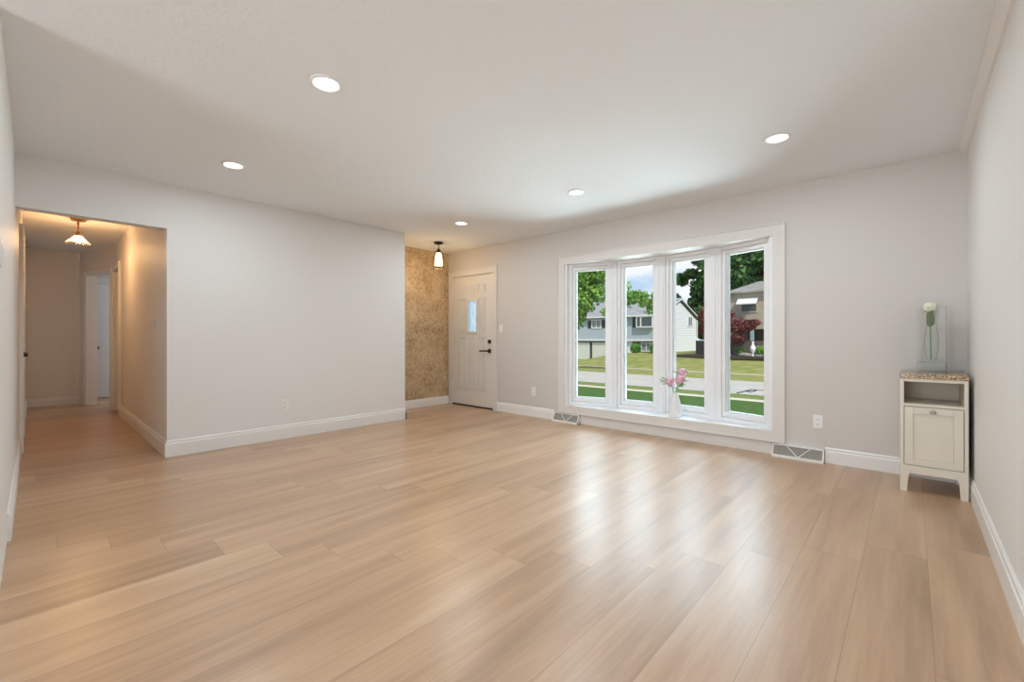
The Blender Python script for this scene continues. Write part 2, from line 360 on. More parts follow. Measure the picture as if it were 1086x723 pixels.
# ================================================================== room shell
box(-12.2, .50, -4.4, 4.77, -.15, 0).build('floor', floor_m, kind='structure')
box(-12.2, .55, -4.4, 4.85, H, H+.18).build('ceiling', ceil_m, kind='structure')
DX0, DX1, DZ = -5.50, -4.54, 2.045
WX0, WX1, WZ0, WZ1 = -3.266, -.94, .215, 2.0
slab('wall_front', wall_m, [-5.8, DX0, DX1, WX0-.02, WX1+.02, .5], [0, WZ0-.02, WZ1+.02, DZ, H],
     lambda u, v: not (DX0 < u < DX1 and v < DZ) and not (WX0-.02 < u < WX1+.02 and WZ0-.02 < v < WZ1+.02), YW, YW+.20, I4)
slab('wall_left', white_wall, [YN, YH, 3.28], [0, 2.043, H], lambda u, v: not (u < YH and v < 2.043), XL, XL-.12, MX)
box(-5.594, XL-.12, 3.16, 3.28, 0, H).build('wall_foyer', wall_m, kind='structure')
box(XS-.15, XS, 3.28, YW, 0, H).build('wall_stone', stone_m, kind='structure')
box(XR, XR+.2, -4.3, YW, 0, H).build('wall_right', panel_m, kind='structure')
# hall door in the near wall, hall beyond the opening
HD0, HD1 = -6.90, -6.13
slab('wall_near', white_wall, [-10.1, HD0, HD1, -2.80], [0, 2.03, H], lambda u, v: not (HD0 < u < HD1 and v < 2.03), YN, YN-.12, I4)
RD0, RD1 = -8.72, -8.08
slab('wall_hall_right', hall_m, [-8.80, RD0, RD1, XL-.12], [0, 2.05, H], lambda u, v: not (RD0 < u < RD1 and v < 2.05), YH, YH+.12, I4)
box(-10.09, -9.97, YN-.12, .48, 0, H).build('wall_hall_end', hall_m, kind='structure')
PA, PB = (-9.94, .485), (-8.78, .800)
MA, LA = seg_matrix(PA, PB)
AD0, AD1 = .30, 1.10
slab('wall_hall_angled', hall_m, [0, AD0, AD1, LA], [0, 2.05, H], lambda u, v: not (AD0 < u < AD1 and v < 2.05), 0, .12, MA)
# bedroom beyond the angled doorway
box(-12.0, -11.9, .2, 3.2, 0, H).build('wall_bedroom_back', hall_m, kind='structure')
box(-12.0, -8.6, 3.1, 3.2, 0, H).build('wall_bedroom_side', hall_m, kind='structure')
box(-8.66, -8.6, .915, 3.1, 0, H).build('wall_bedroom_right', hall_m, kind='structure')
box(-12.0, -10.09, .2, .3, 0, H).build('wall_bedroom_near', hall_m, kind='structure')
# unseen rear room added behind the camera to let fill light in
box(-2.92, -2.80, -4.3, YN-.12, 0, H).build('wall_rear_left', wall_m, kind='structure')
slab('wall_rear', wall_m, [-2.92, -2.35, -.15, .5], [0, 2.1, H], lambda u, v: not (-2.35 < u < -.15 and v < 2.1), -4.3, -4.42, I4)
# unseen patio door, added to the rear room as an inlet for fill light
pd = struct_root('door_4', (-1.25, -4.36, 0))
m = MB()
for x in (-2.35, -1.29, -1.25, -.19): m.box(x, x+.04, -4.39, -4.33, 0, 2.1)
m.box(-2.31, -.19, -4.39, -4.33, 0, .06); m.box(-2.31, -.19, -4.39, -4.33, 2.05, 2.1); m.build('door_frame', vinyl_m, pd)
box(-2.31, -1.29, -4.365, -4.36, .06, 2.05).build('pane', pane_m, pd); box(-1.21, -.19, -4.365, -4.36, .06, 2.05).build('pane', pane_m, pd)

# ------------------------------------------------------------------ baseboards
def base_prof(t=.016, h=.130): return [(0, 0), (t, 0), (t, h-.032), (t-.005, h-.026), (t-.005, h-.008), (t-.011, h), (0, h)]
def base_x(name, x0, x1, y, side, h=.130):      # runs along X, wall plane y, side=-1 projects to -Y
    MB().prism([(y+side*a, z) for a, z in base_prof(h=h)], x0, x1, 0).build(name, trim_m, kind='structure')
def base_y(name, y0, y1, x, side, h=.130):
    MB().prism([(x+side*a, z) for a, z in base_prof(h=h)], y0, y1, 1).build(name, trim_m, kind='structure')
base_x('baseboard_front', -4.47, -3.43, YW, -1)
base_x('baseboard_front', -.545, XR, YW, -1)
base_y('baseboard_left', YH, 3.28+.016, XL, 1, .145)
base_x('baseboard_left', -5.03, XL+.016, 3.28, 1, .145)
base_y('baseboard_foyer', 3.30, YW, XS, 1, .125)
base_y('baseboard_right', -4.3, YW-.016, XR, -1, .138)
base_x('baseboard_hall_right', -8.0, XL+.016, YH, -1, .145)
base_y('baseboard_hall_end', YN, .47, -9.97, 1, .125)
base_x('baseboard_near', XL, -3.48, YN, 1, .145)
base_x('baseboard_near', -6.04, XL, YN, 1, .145)
base_x('baseboard_near', -9.97, -7.0, YN, 1, .145)
# flat board between the two registers under the window
m = box(-3.02, -.945, YW-.012, YW, 0, .108); m.build('baseboard_window', paint_trim, kind='structure', bevel=.003)
# crown trim along the right wall and top of the panelling
MB().prism([(XR, H), (XR-.045, H), (XR-.045, H-.008), (XR-.034, H-.014), (XR-.016, H-.034), (XR-.012, H-.045), (XR, H-.045)], -4.3, YW, 1).build('trim_crown', trim_m, kind='structure')

# ------------------------------------------------------------------ door casings
def casing(name, mat, M, u0, u1, ztop, wd=.075, t=.018, side=-1):
    """casing around a doorway in local coordinates (u,w,z) projecting to side*t"""
    m = MB(M)
    for a, b, z0, z1 in ((u0-wd, u0, 0, ztop+wd), (u1, u1+wd, 0, ztop+wd), (u0, u1, ztop, ztop+wd)):
        m.box(a, b, 0, side*t, z0, z1)
    # outer back band
    m.box(u0-wd-.012, u0-wd, 0, side*(t+.01), 0, ztop+wd+.012); m.box(u1+wd, u1+wd+.012, 0, side*(t+.01), 0, ztop+wd+.012); m.box(u0-wd, u1+wd, 0, side*(t+.01), ztop+wd, ztop+wd+.012)
    return m.build(name, mat, kind='structure', bevel=.002)
def TM(y=0, x=0): return Matrix.Translation((x, y, 0))
def MXat(x): return Matrix.Translation((x, 0, 0)) @ MX
m = MB()
for a, b, z0, z1 in ((-5.575, DX0+.012, 0, 2.10), (DX1-.012, -4.485, 0, 2.125), (DX0+.012, DX1-.012, 2.034, 2.10)): m.box(a, b, YW-.018, YW, z0, z1)
m.box(-4.485, -4.473, YW-.021, YW, 0, 2.137); m.box(-5.575, -4.485, YW-.026, YW, 2.10, 2.125)
m.build('trim_1', paint_trim, kind='structure', bevel=.002)
casing('trim_2', trim_m, TM(YN), HD0, HD1, 2.03, side=1)
casing('trim_3', trim_m, TM(YH), RD0, RD1, 2.05, wd=.06, side=-1)
casing('trim_4', trim_m, MA, AD0, AD1-.012, 2.05, wd=.05, side=-1)

# ------------------------------------------------------------------ front door
fd = struct_root('door_1', (-5.02, YW+.02, 0))
fx0, fx1 = -5.482, -4.560
gx0, gx1, gz0, gz1 = -5.122, -4.920, 1.157, 1.642
slabd = slab('door_leaf', door_m, [fx0, gx0, gx1, fx1], [.022, gz0, gz1, 2.026], lambda u, v: not (gx0 < u < gx1 and gz0 < v < gz1), YW+.008, YW+.052, I4)
del slabd['kind']; slabd.parent = fd; slabd.location = tuple(-Vector(WL[fd.name])); 
WL[slabd.name] = (0, 0, 0)
def raised(m, x0, x1, z0, z1, yf):
    b = .020
    m.box(x0, x0+b, yf-.014, yf, z0, z1); m.box(x1-b, x1, yf-.014, yf, z0, z1); m.box(x0+b, x1-b, yf-.014, yf, z0, z0+b); m.box(x0+b, x1-b, yf-.014, yf, z1-b, z1)
    m.box(x0+.038, x1-.038, yf-.012, yf, z0+.038, z1-.038)
cols3 = ((-5.330, -5.156), (-5.090, -4.952), (-4.890, -4.724))
pz = [(a, b, 1.757, 1.890) for a, b in cols3]+[(a, b, .275, 1.088) for a, b in cols3]+[(-5.330, -5.165, 1.157, 1.690), (-4.875, -4.724, 1.157, 1.690)]
for a, b, z0, z1 in pz:
    m = MB(); raised(m, a, b, z0, z1, YW+.008); m.build('door_panel', door_m, fd, bevel=.002)
m = MB(); 
for a, b, z0, z1 in ((gx0-.022, gx0+.008, gz0-.022, gz1+.022), (gx1-.008, gx1+.022, gz0-.022, gz1+.022), (gx0+.008, gx1-.008, gz0-.022, gz0+.008), (gx0+.008, gx1-.008, gz1-.008, gz1+.022)): m.box(a, b, YW-.006, YW+.008, z0, z1)
m.build('light_frame', door_m, fd, bevel=.002)
frost = glass('leaded_glass', (.72, .76, .80), .08, .05, .25)
pn = box(gx0, gx1, YW+.026, YW+.032, gz0, gz1).build('pane', frost, fd)
m = MB(); yy = YW+.024; cxg = (gx0+gx1)/2; czg = (gz0+gz1)/2
def dia(cx, cz, w_, h_): m.tube([(cx-w_, yy, cz), (cx, yy, cz+h_), (cx+w_, yy, cz), (cx, yy, cz-h_), (cx-w_, yy, cz)], .0035, 6)
dia(cxg, czg, .045, .10); dia(cxg, czg+.15, .03, .05); dia(cxg, czg-.15, .03, .05)
for dx in (-.07, .07): m.tube([(cxg+dx, yy, gz0), (cxg+dx, yy, gz1)], .003, 6)
m.tube([(cxg, yy, gz0), (cxg, yy, czg-.2)], .003, 6); m.tube([(cxg, yy, gz1), (cxg, yy, czg+.2)], .003, 6)
for sx in (-1, 1): m.tube([(cxg+sx*.045, yy, czg), (cxg+sx*.07, yy, czg)], .003, 6)
m.build('lead_lines', nickel_m, fd, smooth=True)
m = MB(); m.box(-4.665, -4.613, YW-.006, YW+.008, .842, .902); m.tube([(-4.639, YW-.006, .872), (-4.639, YW-.045, .872)], .012, 12); m.tube([(-4.630, YW-.048, .872), (-4.80, YW-.048, .870)], .0125, 10); m.build('door_lever', bronze_m, fd, smooth=True)
m = MB(); m.box(-4.665, -4.613, YW-.008, YW+.008, .985, 1.038); m.tube([(-4.639, YW-.008, 1.012), (-4.639, YW-.022, 1.012)], .017, 16); m.build('deadbolt', bronze_m, fd, smooth=True)
for z in (.30, 1.10, 1.80):
    m = MB(); m.tube([(fx0-.006, YW-.006, z-.05), (fx0-.006, YW-.006, z+.05)], .007, 8); m.build('hinge', hinge_m, fd, smooth=True)
box(DX0, DX1, YW-.004, YW+.2, 0, .020).build('threshold', threshold_m, fd)
# door jambs close the opening around the leaf
box(DX0, fx0-.002, YW+.012, YW+.2, .02, 2.045).build('door_jamb', door_m, fd); box(fx1+.002, DX1, YW+.012, YW+.2, .02, 2.045).build('door_jamb', door_m, fd); box(fx0-.002, fx1+.002, YW+.014, YW+.2, 2.029, 2.045).build('door_jamb', door_m, fd)

# ------------------------------------------------------------------ hall doors
def knob(m, p, n, r=.026):
    p = Vector(p); n = Vector(n)
    m.tube([p, p+n*.008], .030, 16); m.tube([p+n*.008, p+n*.035], .010, 10)
    m.tube([p+n*.033, p+n*.040, p+n*.052, p+n*.062], r, 16, r*.75)
d2 = struct_root('door_2', ((HD0+HD1)/2, YN-.03, 0))
box(HD0+.004, HD1-.004, YN-.045, YN-.008, .008, 2.026).build('door_leaf', door_m, d2, bevel=.002)
m = MB(); knob(m, (HD1-.07, YN-.008, .91), (0, 1, 0)); m.build('door_knob', bronze_m, d2, smooth=True)
for z in (.25, 1.05, 1.72):
    m = MB(); m.tube([(HD0+.002, YN+.024, z-.045), (HD0+.002, YN+.024, z+.045)], .007, 8); m.build('hinge', hinge_m, d2, smooth=True)
d3 = struct_root('door_3', ((RD0+RD1)/2, YH+.09, 0))
box(RD0+.004, RD1-.004, YH+.06, YH+.10, .008, 2.045).build('door_leaf', door_m, d3, bevel=.002)
# bedroom closet door seen through the angled doorway
d5 = struct_root('door_5', (-10.75, .95, 0))
Md, Ld = seg_matrix((-10.63, .62), (-10.52, 1.36))
m = MB(Md); m.box(0, Ld, 0, .04, .012, 2.03); m.build('door_leaf', vinyl_m, d5, bevel=.003)
m = MB(); knob(m, Md @ Vector((.12, 0, .89)), Md.to_3x3() @ Vector((0, -1, 0))); m.build('door_knob', bronze_m, d5, smooth=True)
m = MB(Md); m.box(Ld+.0, Ld+.08, -.01, .05, 0, 2.1); m.box(-.09, -.004, .0, .06, 0, 2.1); m.box(-.09, Ld+.08, .0, .06, 2.035, 2.12); m.build('door_frame', trim_m, d5)
m = MB(Md); m.box(-.60, -.09, .01, .11, 0, H); m.box(Ld+.08, 1.9, .01, .11, 0, H); m.box(-.09, Ld+.08, .01, .11, 2.12, H); m.build('wall_closet', hall_m, kind='structure')

# ------------------------------------------------------------------ bow window
nodes = [(-3.266, 4.62), (-2.685, 4.79), (-2.103, 4.85), (-1.52, 4.79), (-.94, 4.62)]
win = struct_root('window_1', (-2.103, 4.85, WZ0))
outer = [(-3.266, 4.78), (-3.266, 4.74), (-2.72, 4.91), (-2.103, 4.97), (-1.485, 4.91), (-.94, 4.74), (-.94, 4.78)]
poly = [(-3.266, YW-.001), (-.94, YW-.001), (-.94, 4.74), (-1.485, 4.92), (-2.103, 4.98), (-2.72, 4.92), (-3.266, 4.74)]
MB().prism(poly, WZ0-.019, WZ0, 2).build('window_sill', vinyl_m, win)
MB().prism(poly, WZ1, WZ1+.019, 2).build('window_head', trim_m, win)
# small roof and skirt of the bow outside
pr2 = [(-3.36, 4.77), (-.84, 4.77), (-.84, 4.86), (-1.45, 5.05), (-2.103, 5.11), (-2.75, 5.05), (-3.36, 4.86)]
MB().prism(pr2, WZ1+.0195, WZ1+.16, 2).build('window_roof', shingle_m, win); 
for i in range(5):
    x, y = nodes[i]; m = MB()
    if i in (0, 4):
        s_ = 1 if i == 0 else -1
        m.box(x-s_*.018, x+s_*.028, YW+.0005, 4.74, WZ0, WZ1)
    else:
        m.prism([(x-.036, y-.012), (x+.036, y-.012), (x+.04, y+.11), (x-.04, y+.11)], WZ0, WZ1, 2)
        m.prism([(x-.014, y-.020), (x+.014, y-.020), (x+.014, y-.010), (x-.014, y-.010)], WZ0, WZ1, 2)
    m.build('window_mullion', vinyl_m, win, bevel=.003)
for i in range(4):
    M, L = seg_matrix(nodes[i], nodes[i+1])
    a, b = (.030 if i == 0 else .040), L-(.030 if i == 3 else .040)
    m = MB(M)
    # fixed frame
    m.box(a, a+.034, 0, .10, WZ0, WZ1); m.box(b-.034, b, 0, .10, WZ0, WZ1); m.box(a+.034, b-.034, 0, .10, WZ0, WZ0+.042); m.box(a+.034, b-.034, 0, .10, WZ1-.036, WZ1)
    fr = m.build('window_frame', vinyl_m, win, bevel=.003)
    # sash
    m = MB(M); sa, sb, z0, z1 = a+.036, b-.036, WZ0+.044, WZ1-.038; t_ = .036
    g0, g1, h0, h1 = sa+t_, sb-t_, .305, 1.925
    m.box(sa, g0, .014, .085, z0, z1); m.box(g1, sb, .014, .085, z0, z1); m.box(g0, g1, .014, .085, z0, h0); m.box(g0, g1, .014, .085, h1, z1)
    sh = m.build('window_sash', vinyl_m, win, bevel=.004)
    m = MB(M); c_ = .010
    m.box(g0, g0+c_, .035, .085, h0, h1); m.box(g1-c_, g1, .035, .085, h0, h1); m.box(g0+c_, g1-c_, .035, .085, h0, h0+c_); m.box(g0+c_, g1-c_, .035, .085, h1-c_, h1)
    m.build('glazing_bead', extw_m, sh)
    m = MB(M); m.box(g0+.002, g1-.002, .056, .060, h0+.002, h1-.002); m.build('pane', pane_m, sh)
# picture-frame casing
m = MB(); wc = .095
def band(a, b, z0, z1, t): m.box(a, b, YW-t, YW, z0, z1)
band(WX0-wc, WX0, WZ0-wc, WZ1+wc, .016); band(WX1, WX1+wc-.006, WZ0-wc, WZ1+wc, .016); band(WX0, WX1, WZ1, WZ1+wc, .016); band(WX0, WX1, WZ0-wc, WZ0, .016)
band(WX0-wc-.012, WX0-wc, WZ0-wc-.010, WZ1+wc+.012, .026); band(WX1+wc-.006, WX1+wc+.006, WZ0-wc-.010, WZ1+wc+.012, .026); band(WX0-wc, WX1+wc-.006, WZ1+wc, WZ1+wc+.012, .026); band(WX0-wc, WX1+wc-.006, WZ0-wc-.006, WZ0-wc, .032)
m.build('trim_5', paint_trim, kind='structure', bevel=.002)

# ================================================================== registers
def register(x0, x1, label):
    r = thing('floor_register', ((x0+x1)/2, YW, 0), label, 'air vent', 'baseboard registers under the window')
    y0b, y0t = YW-.075, YW-.028        # front plane bottom / top
    zb, zt = .018, .100
    def P(x, z, out=0.0):
        k = (z-zb)/(zt-zb); return (x, y0b+(y0t-y0b)*k-out, z)
    m = MB(); m.prism([(YW, 0), (YW-.080, 0), (YW-.080, .012), (YW-.030, .108), (YW, .108)], x0, x0+.008, 0); m.prism([(YW, 0), (YW-.080, 0), (YW-.080, .012), (YW-.030, .108), (YW, .108)], x1-.008, x1, 0)
    m.prism([(YW, 0), (YW-.082, 0), (YW-.082, .018), (YW-.060, .018), (YW-.060, .006), (YW, .006)], x0, x1, 0)
    m.prism([(YW, .098), (YW-.034, .098), (YW-.034, .108), (YW, .108)], x0, x1, 0)
    m.build('register_frame', trim_m, r)
    m = MB(); xc = (x0+x1)/2
    def bar(p, q, w_=.004):
        p = Vector(p); q = Vector(q); m.tube([p, q], w_, 6)
    bar(P(x0+.008, zb), P(x0+.008, zt)); bar(P(x1-.008, zb), P(x1-.008, zt))
    bar(P(xc-.085, zt), P(xc+.008, zb)); bar(P(xc+.095, zt), P(xc+.008, zb)); bar(P(x0, zb), P(x1, zb)); bar(P(x0, zt), P(x1, zt))
    m.build('register_bars', trim_m, r)
    m = MB(); q = [P(x0+.006, zb, -.004), P(x1-.006, zb, -.004), P(x1-.006, zt, -.004), P(x0+.006, zt, -.004)]
    q2 = [(a, b+.004, c) for a, b, c in q]; m.add(q+q2, [(0, 1, 2, 3), (7, 6, 5, 4), (0, 4, 5, 1), (1, 5, 6, 2), (2, 6, 7, 3), (3, 7, 4, 0)])
    n = int((x1-x0)/.012)
    m.build('register_screen', mesh_m, r)
    m = MB()
    for k in range(1, n): m.tube([P(x0+k*(x1-x0)/n, zb, -.002), P(x0+k*(x1-x0)/n, zt, -.002)], .0016, 4)
    m.build('louvers', bsdf('louver_grey', (.40, .37, .33), .5), r)
    return r
register(-3.412, -3.030, 'white baseboard air register under the left corner of the window')
register(-.935, -.548, 'white baseboard air register with V shaped bars under the right corner of the window')

# ================================================================== outlets and switches
def outlet(name, M, label, kind):
    """M: local (u,w,z) with w pointing out of the wall at the plate centre"""
    p = M @ Vector((0, 0, 0)); t = thing(name, tuple(p), label, 'outlet' if kind == 'o' else 'light switch', None)
    m = MB(M); m.box(-.035, .035, 0, .005, -.0575, .0575); m.build('cover_plate', plate_m, t, bevel=.002)
    if kind == 'o':
        for z in (-.022, .022):
            m = MB(M); m.box(-.0165, .0165, .005, .0075, z-.0145, z+.0145); s_ = m.build('socket', plate_m, t, bevel=.002)
            m = MB(M); m.box(-.009, -.006, .0075, .0082, z-.002, z+.008); m.box(.005, .008, .0075, .0082, z-.002, z+.008); m.box(-.002, .002, .0075, .0082, z-.011, z-.007); m.build('slots', slot_m, s_)
    else:
        m = MB(M); m.box(-.0165, .0165, .005, .008, -.034, .034); m.prism([(.008, -.03), (.008, .03), (.013, .0)], -.013, .013, 0); m.build('rocker', plate_m, t, bevel=.001)
    return t
def wallM(p, n):
    n = Vector(n).normalized(); u = Vector((-n.y, n.x, 0))
    return Matrix(((u.x, n.x, 0, p[0]), (u.y, n.y, 0, p[1]), (0, 0, 1, p[2]), (0, 0, 0, 1)))
outlet('wall_outlet', wallM((XL, 1.79, .352), (1, 0, 0)), 'white duplex outlet low on the long blank left wall', 'o')
outlet('wall_outlet', wallM((-.597, YW, .341), (0, -1, 0)), 'white duplex outlet low on the wall between the window and the cabinet', 'o')
outlet('wall_outlet', wallM((-3.785, YW, .341), (0, -1, 0)), 'white duplex outlet low on the wall between the front door and the window', 'o')
outlet('light_switch', wallM((-4.40, YW, 1.20), (0, -1, 0)), 'white light switch on the wall just right of the front door', 's')
outlet('light_switch', wallM((-5.38, YH, 1.19), (0, -1, 0)), 'white light switch on the hallway wall just inside the opening', 's')
outlet('light_switch', wallM((-2.862, YN, 1.427), (0, 1, 0)), 'white light switch plate on the near wall at the far left edge of the view', 's')
t = MB().tube([(XL-.03, 3.296, .075), (XL-.03, 3.355, .072)], .005, 8).ball((XL-.03, 3.357, .072), .009).build('door_stop', hinge_m, loc=(XL-.03, 3.29, .06), smooth=True)
tag(t, 'small white spring door stop on the baseboard at the foyer corner', 'door stop')

# ================================================================== ceiling lights
def recessed():
    t = thing('recessed_light', (0, 0, H), '', 'ceiling light', 'recessed lights in the living room ceiling')
    m = MB(); m.lathe([(.081, 0), (.082, -.004), (.078, -.009), (.068, -.012), (.061, -.006), (.061, 0)], (0, 0, H), 40, cap=False)
    WLsave = WL[t.name]; m.build('trim_ring', ring_m, t, smooth=True)
    MB().lathe([(.0605, -.007), (.0605, -.002)], (0, 0, H), 40).build('lens', lens_m, t)
    return t
labels = [((-2.33, 1.06), 'round recessed ceiling light, largest and nearest of them, at upper left'),
          ((-3.97, 1.06), 'round recessed ceiling light nearest the hallway opening'),
          ((-2.33, 3.44), 'round recessed ceiling light in front of the bow window'),
          ((-.68, 3.44), 'round recessed ceiling light nearest the right wall and cabinet'),
          ((-3.97, 3.44), 'round recessed ceiling light beside the foyer pendant'),
          ((-.68, 1.06), 'round recessed ceiling light at the near end of the room beside the right wall')]
WL['x'] = (0, 0, 0)
proto = recessed()
for i, ((x, y), lb) in enumerate(labels):
    r = proto if i == 0 else copy_tree(proto)
    r.location = (x, y, H); r['label'] = lb
    light('recessed_lamp_light', 'AREA', (x, y, H-.014), P_RECESS, (.85, .955, 1.02), (0, 0, 0), shape='DISK', size=.12, spread=math.radians(180))

# foyer pendant
px, py = -5.02, 3.92
t = thing('pendant_light', (px, py, H), 'black pendant light with frosted glass shade in the foyer corner', 'pendant light')
MB().lathe([(.063, 0), (.064, -.012), (.058, -.022), (.020, -.028), (.012, -.034)][::-1], (px, py, H), 28).build('canopy', pend_m, t, smooth=True)
MB().tube([(px, py, H-.03), (px, py, H-.095)], .006, 10).build('stem', pend_m, t, smooth=True)
MB().lathe([(.030, -.150), (.030, -.120), (.014, -.105), (.012, -.092)], (px, py, H), 20).build('socket_cap', pend_m, t, smooth=True)
sh = MB().lathe([(.056, -.330), (.058, -.310), (.056, -.26), (.048, -.20), (.036, -.155), (.028, -.146)], (px, py, H), 28).build('glass_shade', shade_m, t, smooth=True)
m = MB()
for a in (0, math.pi/2, math.pi, 3*math.pi/2):
    a += math.radians(42.5); dx, dy = math.cos(a), math.sin(a)
    m.tube([(px+dx*.02, py+dy*.02, H-.112), (px+dx*.052, py+dy*.052, H-.150), (px+dx*.072, py+dy*.072, H-.22), (px+dx*.074, py+dy*.074, H-.375)], .0035, 6)
m.tube([(px+.074*math.cos(k*math.pi/12), py+.074*math.sin(k*math.pi/12), H-.375) for k in range(25)], .004, 6)
m.build('wire_cage', pend_m, t, smooth=True)
light('foyer_bulb_light', 'POINT', (px, py, H-.40), P_FOYER, (1, .70, .38), shadow_soft_size=.05)

# hall semi flush lamp
hx, hy = -7.10, .336
t = thing('ceiling_lamp', (hx, hy, H), 'antique brass ceiling lamp with flared glass shade in the hallway', 'ceiling lamp')
MB().lathe([(.068, 0), (.070, -.012), (.062, -.024), (.022, -.030)][::-1], (hx, hy, H), 30).build('canopy', brass_m, t, smooth=True)
MB().tube([(hx, hy, H-.028), (hx, hy, H-.150)], .007, 10).ball((hx, hy, H-.058), .014).ball((hx, hy, H-.10), .012).build('stem', brass_m, t, smooth=True)
MB().lathe([(.031, -.195), (.033, -.172), (.024, -.162), (.012, -.145)], (hx, hy, H), 20).build('fitter', brass_m, t, smooth=True)
m = MB(); seg = 48; prof = [(.030, -.190), (.042, -.208), (.062, -.236), (.084, -.262), (.106, -.286)]; vs = []; fs = []
for i, (r, z) in enumerate(prof):
    for k in range(seg):
        a = 2*math.pi*k/seg; ru = (i/4)**2*.004*math.sin(a*8); vs.append((hx+(r+ru)*math.cos(a), hy+(r+ru)*math.sin(a), H+z+ru*.7))
for i in range(4):
    for k in range(seg): fs.append((i*seg+k, i*seg+(k+1) % seg, (i+1)*seg+(k+1) % seg, (i+1)*seg+k))
m.add(vs, fs); shd = m.build('glass_shade', shadeg_m, t, smooth=True)
md = shd.modifiers.new('solid', 'SOLIDIFY'); md.thickness = .003
MB().ball((hx, hy, H-.240), .029, 16, 10, (1, 1, 1.25)).build('bulb', bulbw_m, t, smooth=True)
light('hall_bulb_light', 'POINT', (hx, hy, H-.31), P_HALL, (1, .58, .26), shadow_soft_size=.04)
light('bedroom_daylight', 'AREA', (-9.9, 2.9, 1.5), P_BED, (.80, .90, 1), (math.radians(-90), 0, 0), shape='RECTANGLE', size=1.2, size_y=1.2)

# ================================================================== cabinet
cx0, cx1, cy0, cy1 = -.060, .274, 4.095, 4.53
cb = thing('corner_cabinet', ((cx0+cx1)/2, (cy0+cy1)/2, 0), 'narrow cream hamper cabinet with granite top and open cubby in the right corner', 'cabinet')
m = MB(); ct = .784; s_ = .020
for a in (cx0, cx1-s_): m.box(a, a+s_, cy0+.004, cy1, .13, ct)
m.box(cx0+s_, cx1-s_, cy1-.012, cy1-.002, .14, ct); m.box(cx0+s_, cx1-s_, cy0+.03, cy1-.012, .14, .155)
m.box(cx0+s_, cx1-s_, cy0+.004, cy1-.012, ct-.022, ct); m.box(cx0+s_, cx1-s_, cy0+.004, cy1-.012, .592, .610)
m.build('cabinet_body', cream_m, cb, bevel=.0015)
box(cx0+s_+.001, cx1-s_-.001, cy1-.014, cy1-.0125, .612, ct-.024).build('cubby_back', cream_in, cb)
m = MB(); m.box(cx0, cx1, cy0, cy0+.018, .128, .184); m.build('bottom_rail', cream_m, cb, bevel=.001)
for fx, sd in ((cx0, 1), (cx1, -1)):
    for yy in (cy0, cy1-.022):
        m = MB(); m.prism([(fx, 0), (fx+sd*.037, 0), (fx+sd*.039, .05), (fx+sd*.044, .105), (fx+sd*.052, .130), (fx, .130)], yy, yy+.022, 1); m.build('leg', cream_m, cb, bevel=.001)
# door with shaker panel
d0, d1, e0, e1 = cx0+s_+.003, cx1-s_-.003, .187, .588
m = MB(); f = .045
m.box(d0, d0+f, cy0+.001, cy0+.019, e0, e1); m.box(d1-f, d1, cy0+.001, cy0+.019, e0, e1); m.box(d0+f, d1-f, cy0+.001, cy0+.019, e0, e0+f); m.box(d0+f, d1-f, cy0+.001, cy0+.019, e1-f, e1); m.box(d0+f, d1-f, cy0+.010, cy0+.019, e0+f, e1-f)
dr = m.build('cabinet_door', cream_m, cb, bevel=.0015)
m = MB(); xc = (d0+d1)/2; m.ball((xc, cy0-.010, .562), .017, 16, 8, (1, .55, .72)).tube([(xc, cy0+.002, .562), (xc, cy0-.008, .562)], .006, 8); k_ = m.build('knob', nickel_m, dr, smooth=True); k_['label'] = 'oval nickel knob'
box(d0-.003, d1+.003, cy0+.020, cy0+.024, e0-.003, e1+.003).build('door_gap', slot_m, dr)
tp = box(cx0-.001, cx1+.002, cy0-.004, cy1, ct, .816).build('granite_top', granite_m, cb, bevel=.003); tp['label'] = 'speckled brown granite top'

# glass vase and rose on the cabinet
gx, gy, gz = .106, 4.40, .8165
t = thing('glass_vase', (gx, gy, gz), 'tall rectangular clear glass vase on the granite cabinet top', 'vase')
m = MB(); W_, D_, Ht = .079, .045, .475; g = .004
m.box(gx-W_, gx-W_+g, gy-D_, gy+D_, gz, gz+Ht); m.box(gx+W_-g, gx+W_, gy-D_, gy+D_, gz, gz+Ht); m.box(gx-W_+g, gx+W_-g, gy-D_, gy-D_+g, gz, gz+Ht); m.box(gx-W_+g, gx+W_-g, gy+D_-g, gy+D_, gz, gz+Ht); m.box(gx-W_+g, gx+W_-g, gy-D_+g, gy+D_-g, gz, gz+.012)
m.build('glass_block', clear_m, t)
water_m = glass('clear_water', (.975, .985, .98), .03)
m = MB(); m.lathe([(.010, .075), (.026, .10), (.036, .16), (.038, .22), (.032, .30), (.022, .36), (.019, .44)], (gx, gy, gz), 20, cap=False); m.build('inner_tube', thin_clear, t, smooth=True)
box(gx-W_+g, gx+W_-g, gy-D_+g, gy+D_-g, gz+.0125, gz+.070).build('glass_base', water_m, t)
box(gx-W_+g+.001, gx+W_-g-.001, gy-D_+g+.001, gy+D_-g-.001, gz+.070, gz+.073).build('base_shelf', bsdf('green_glass_edge', (.42, .50, .46), .2), t)
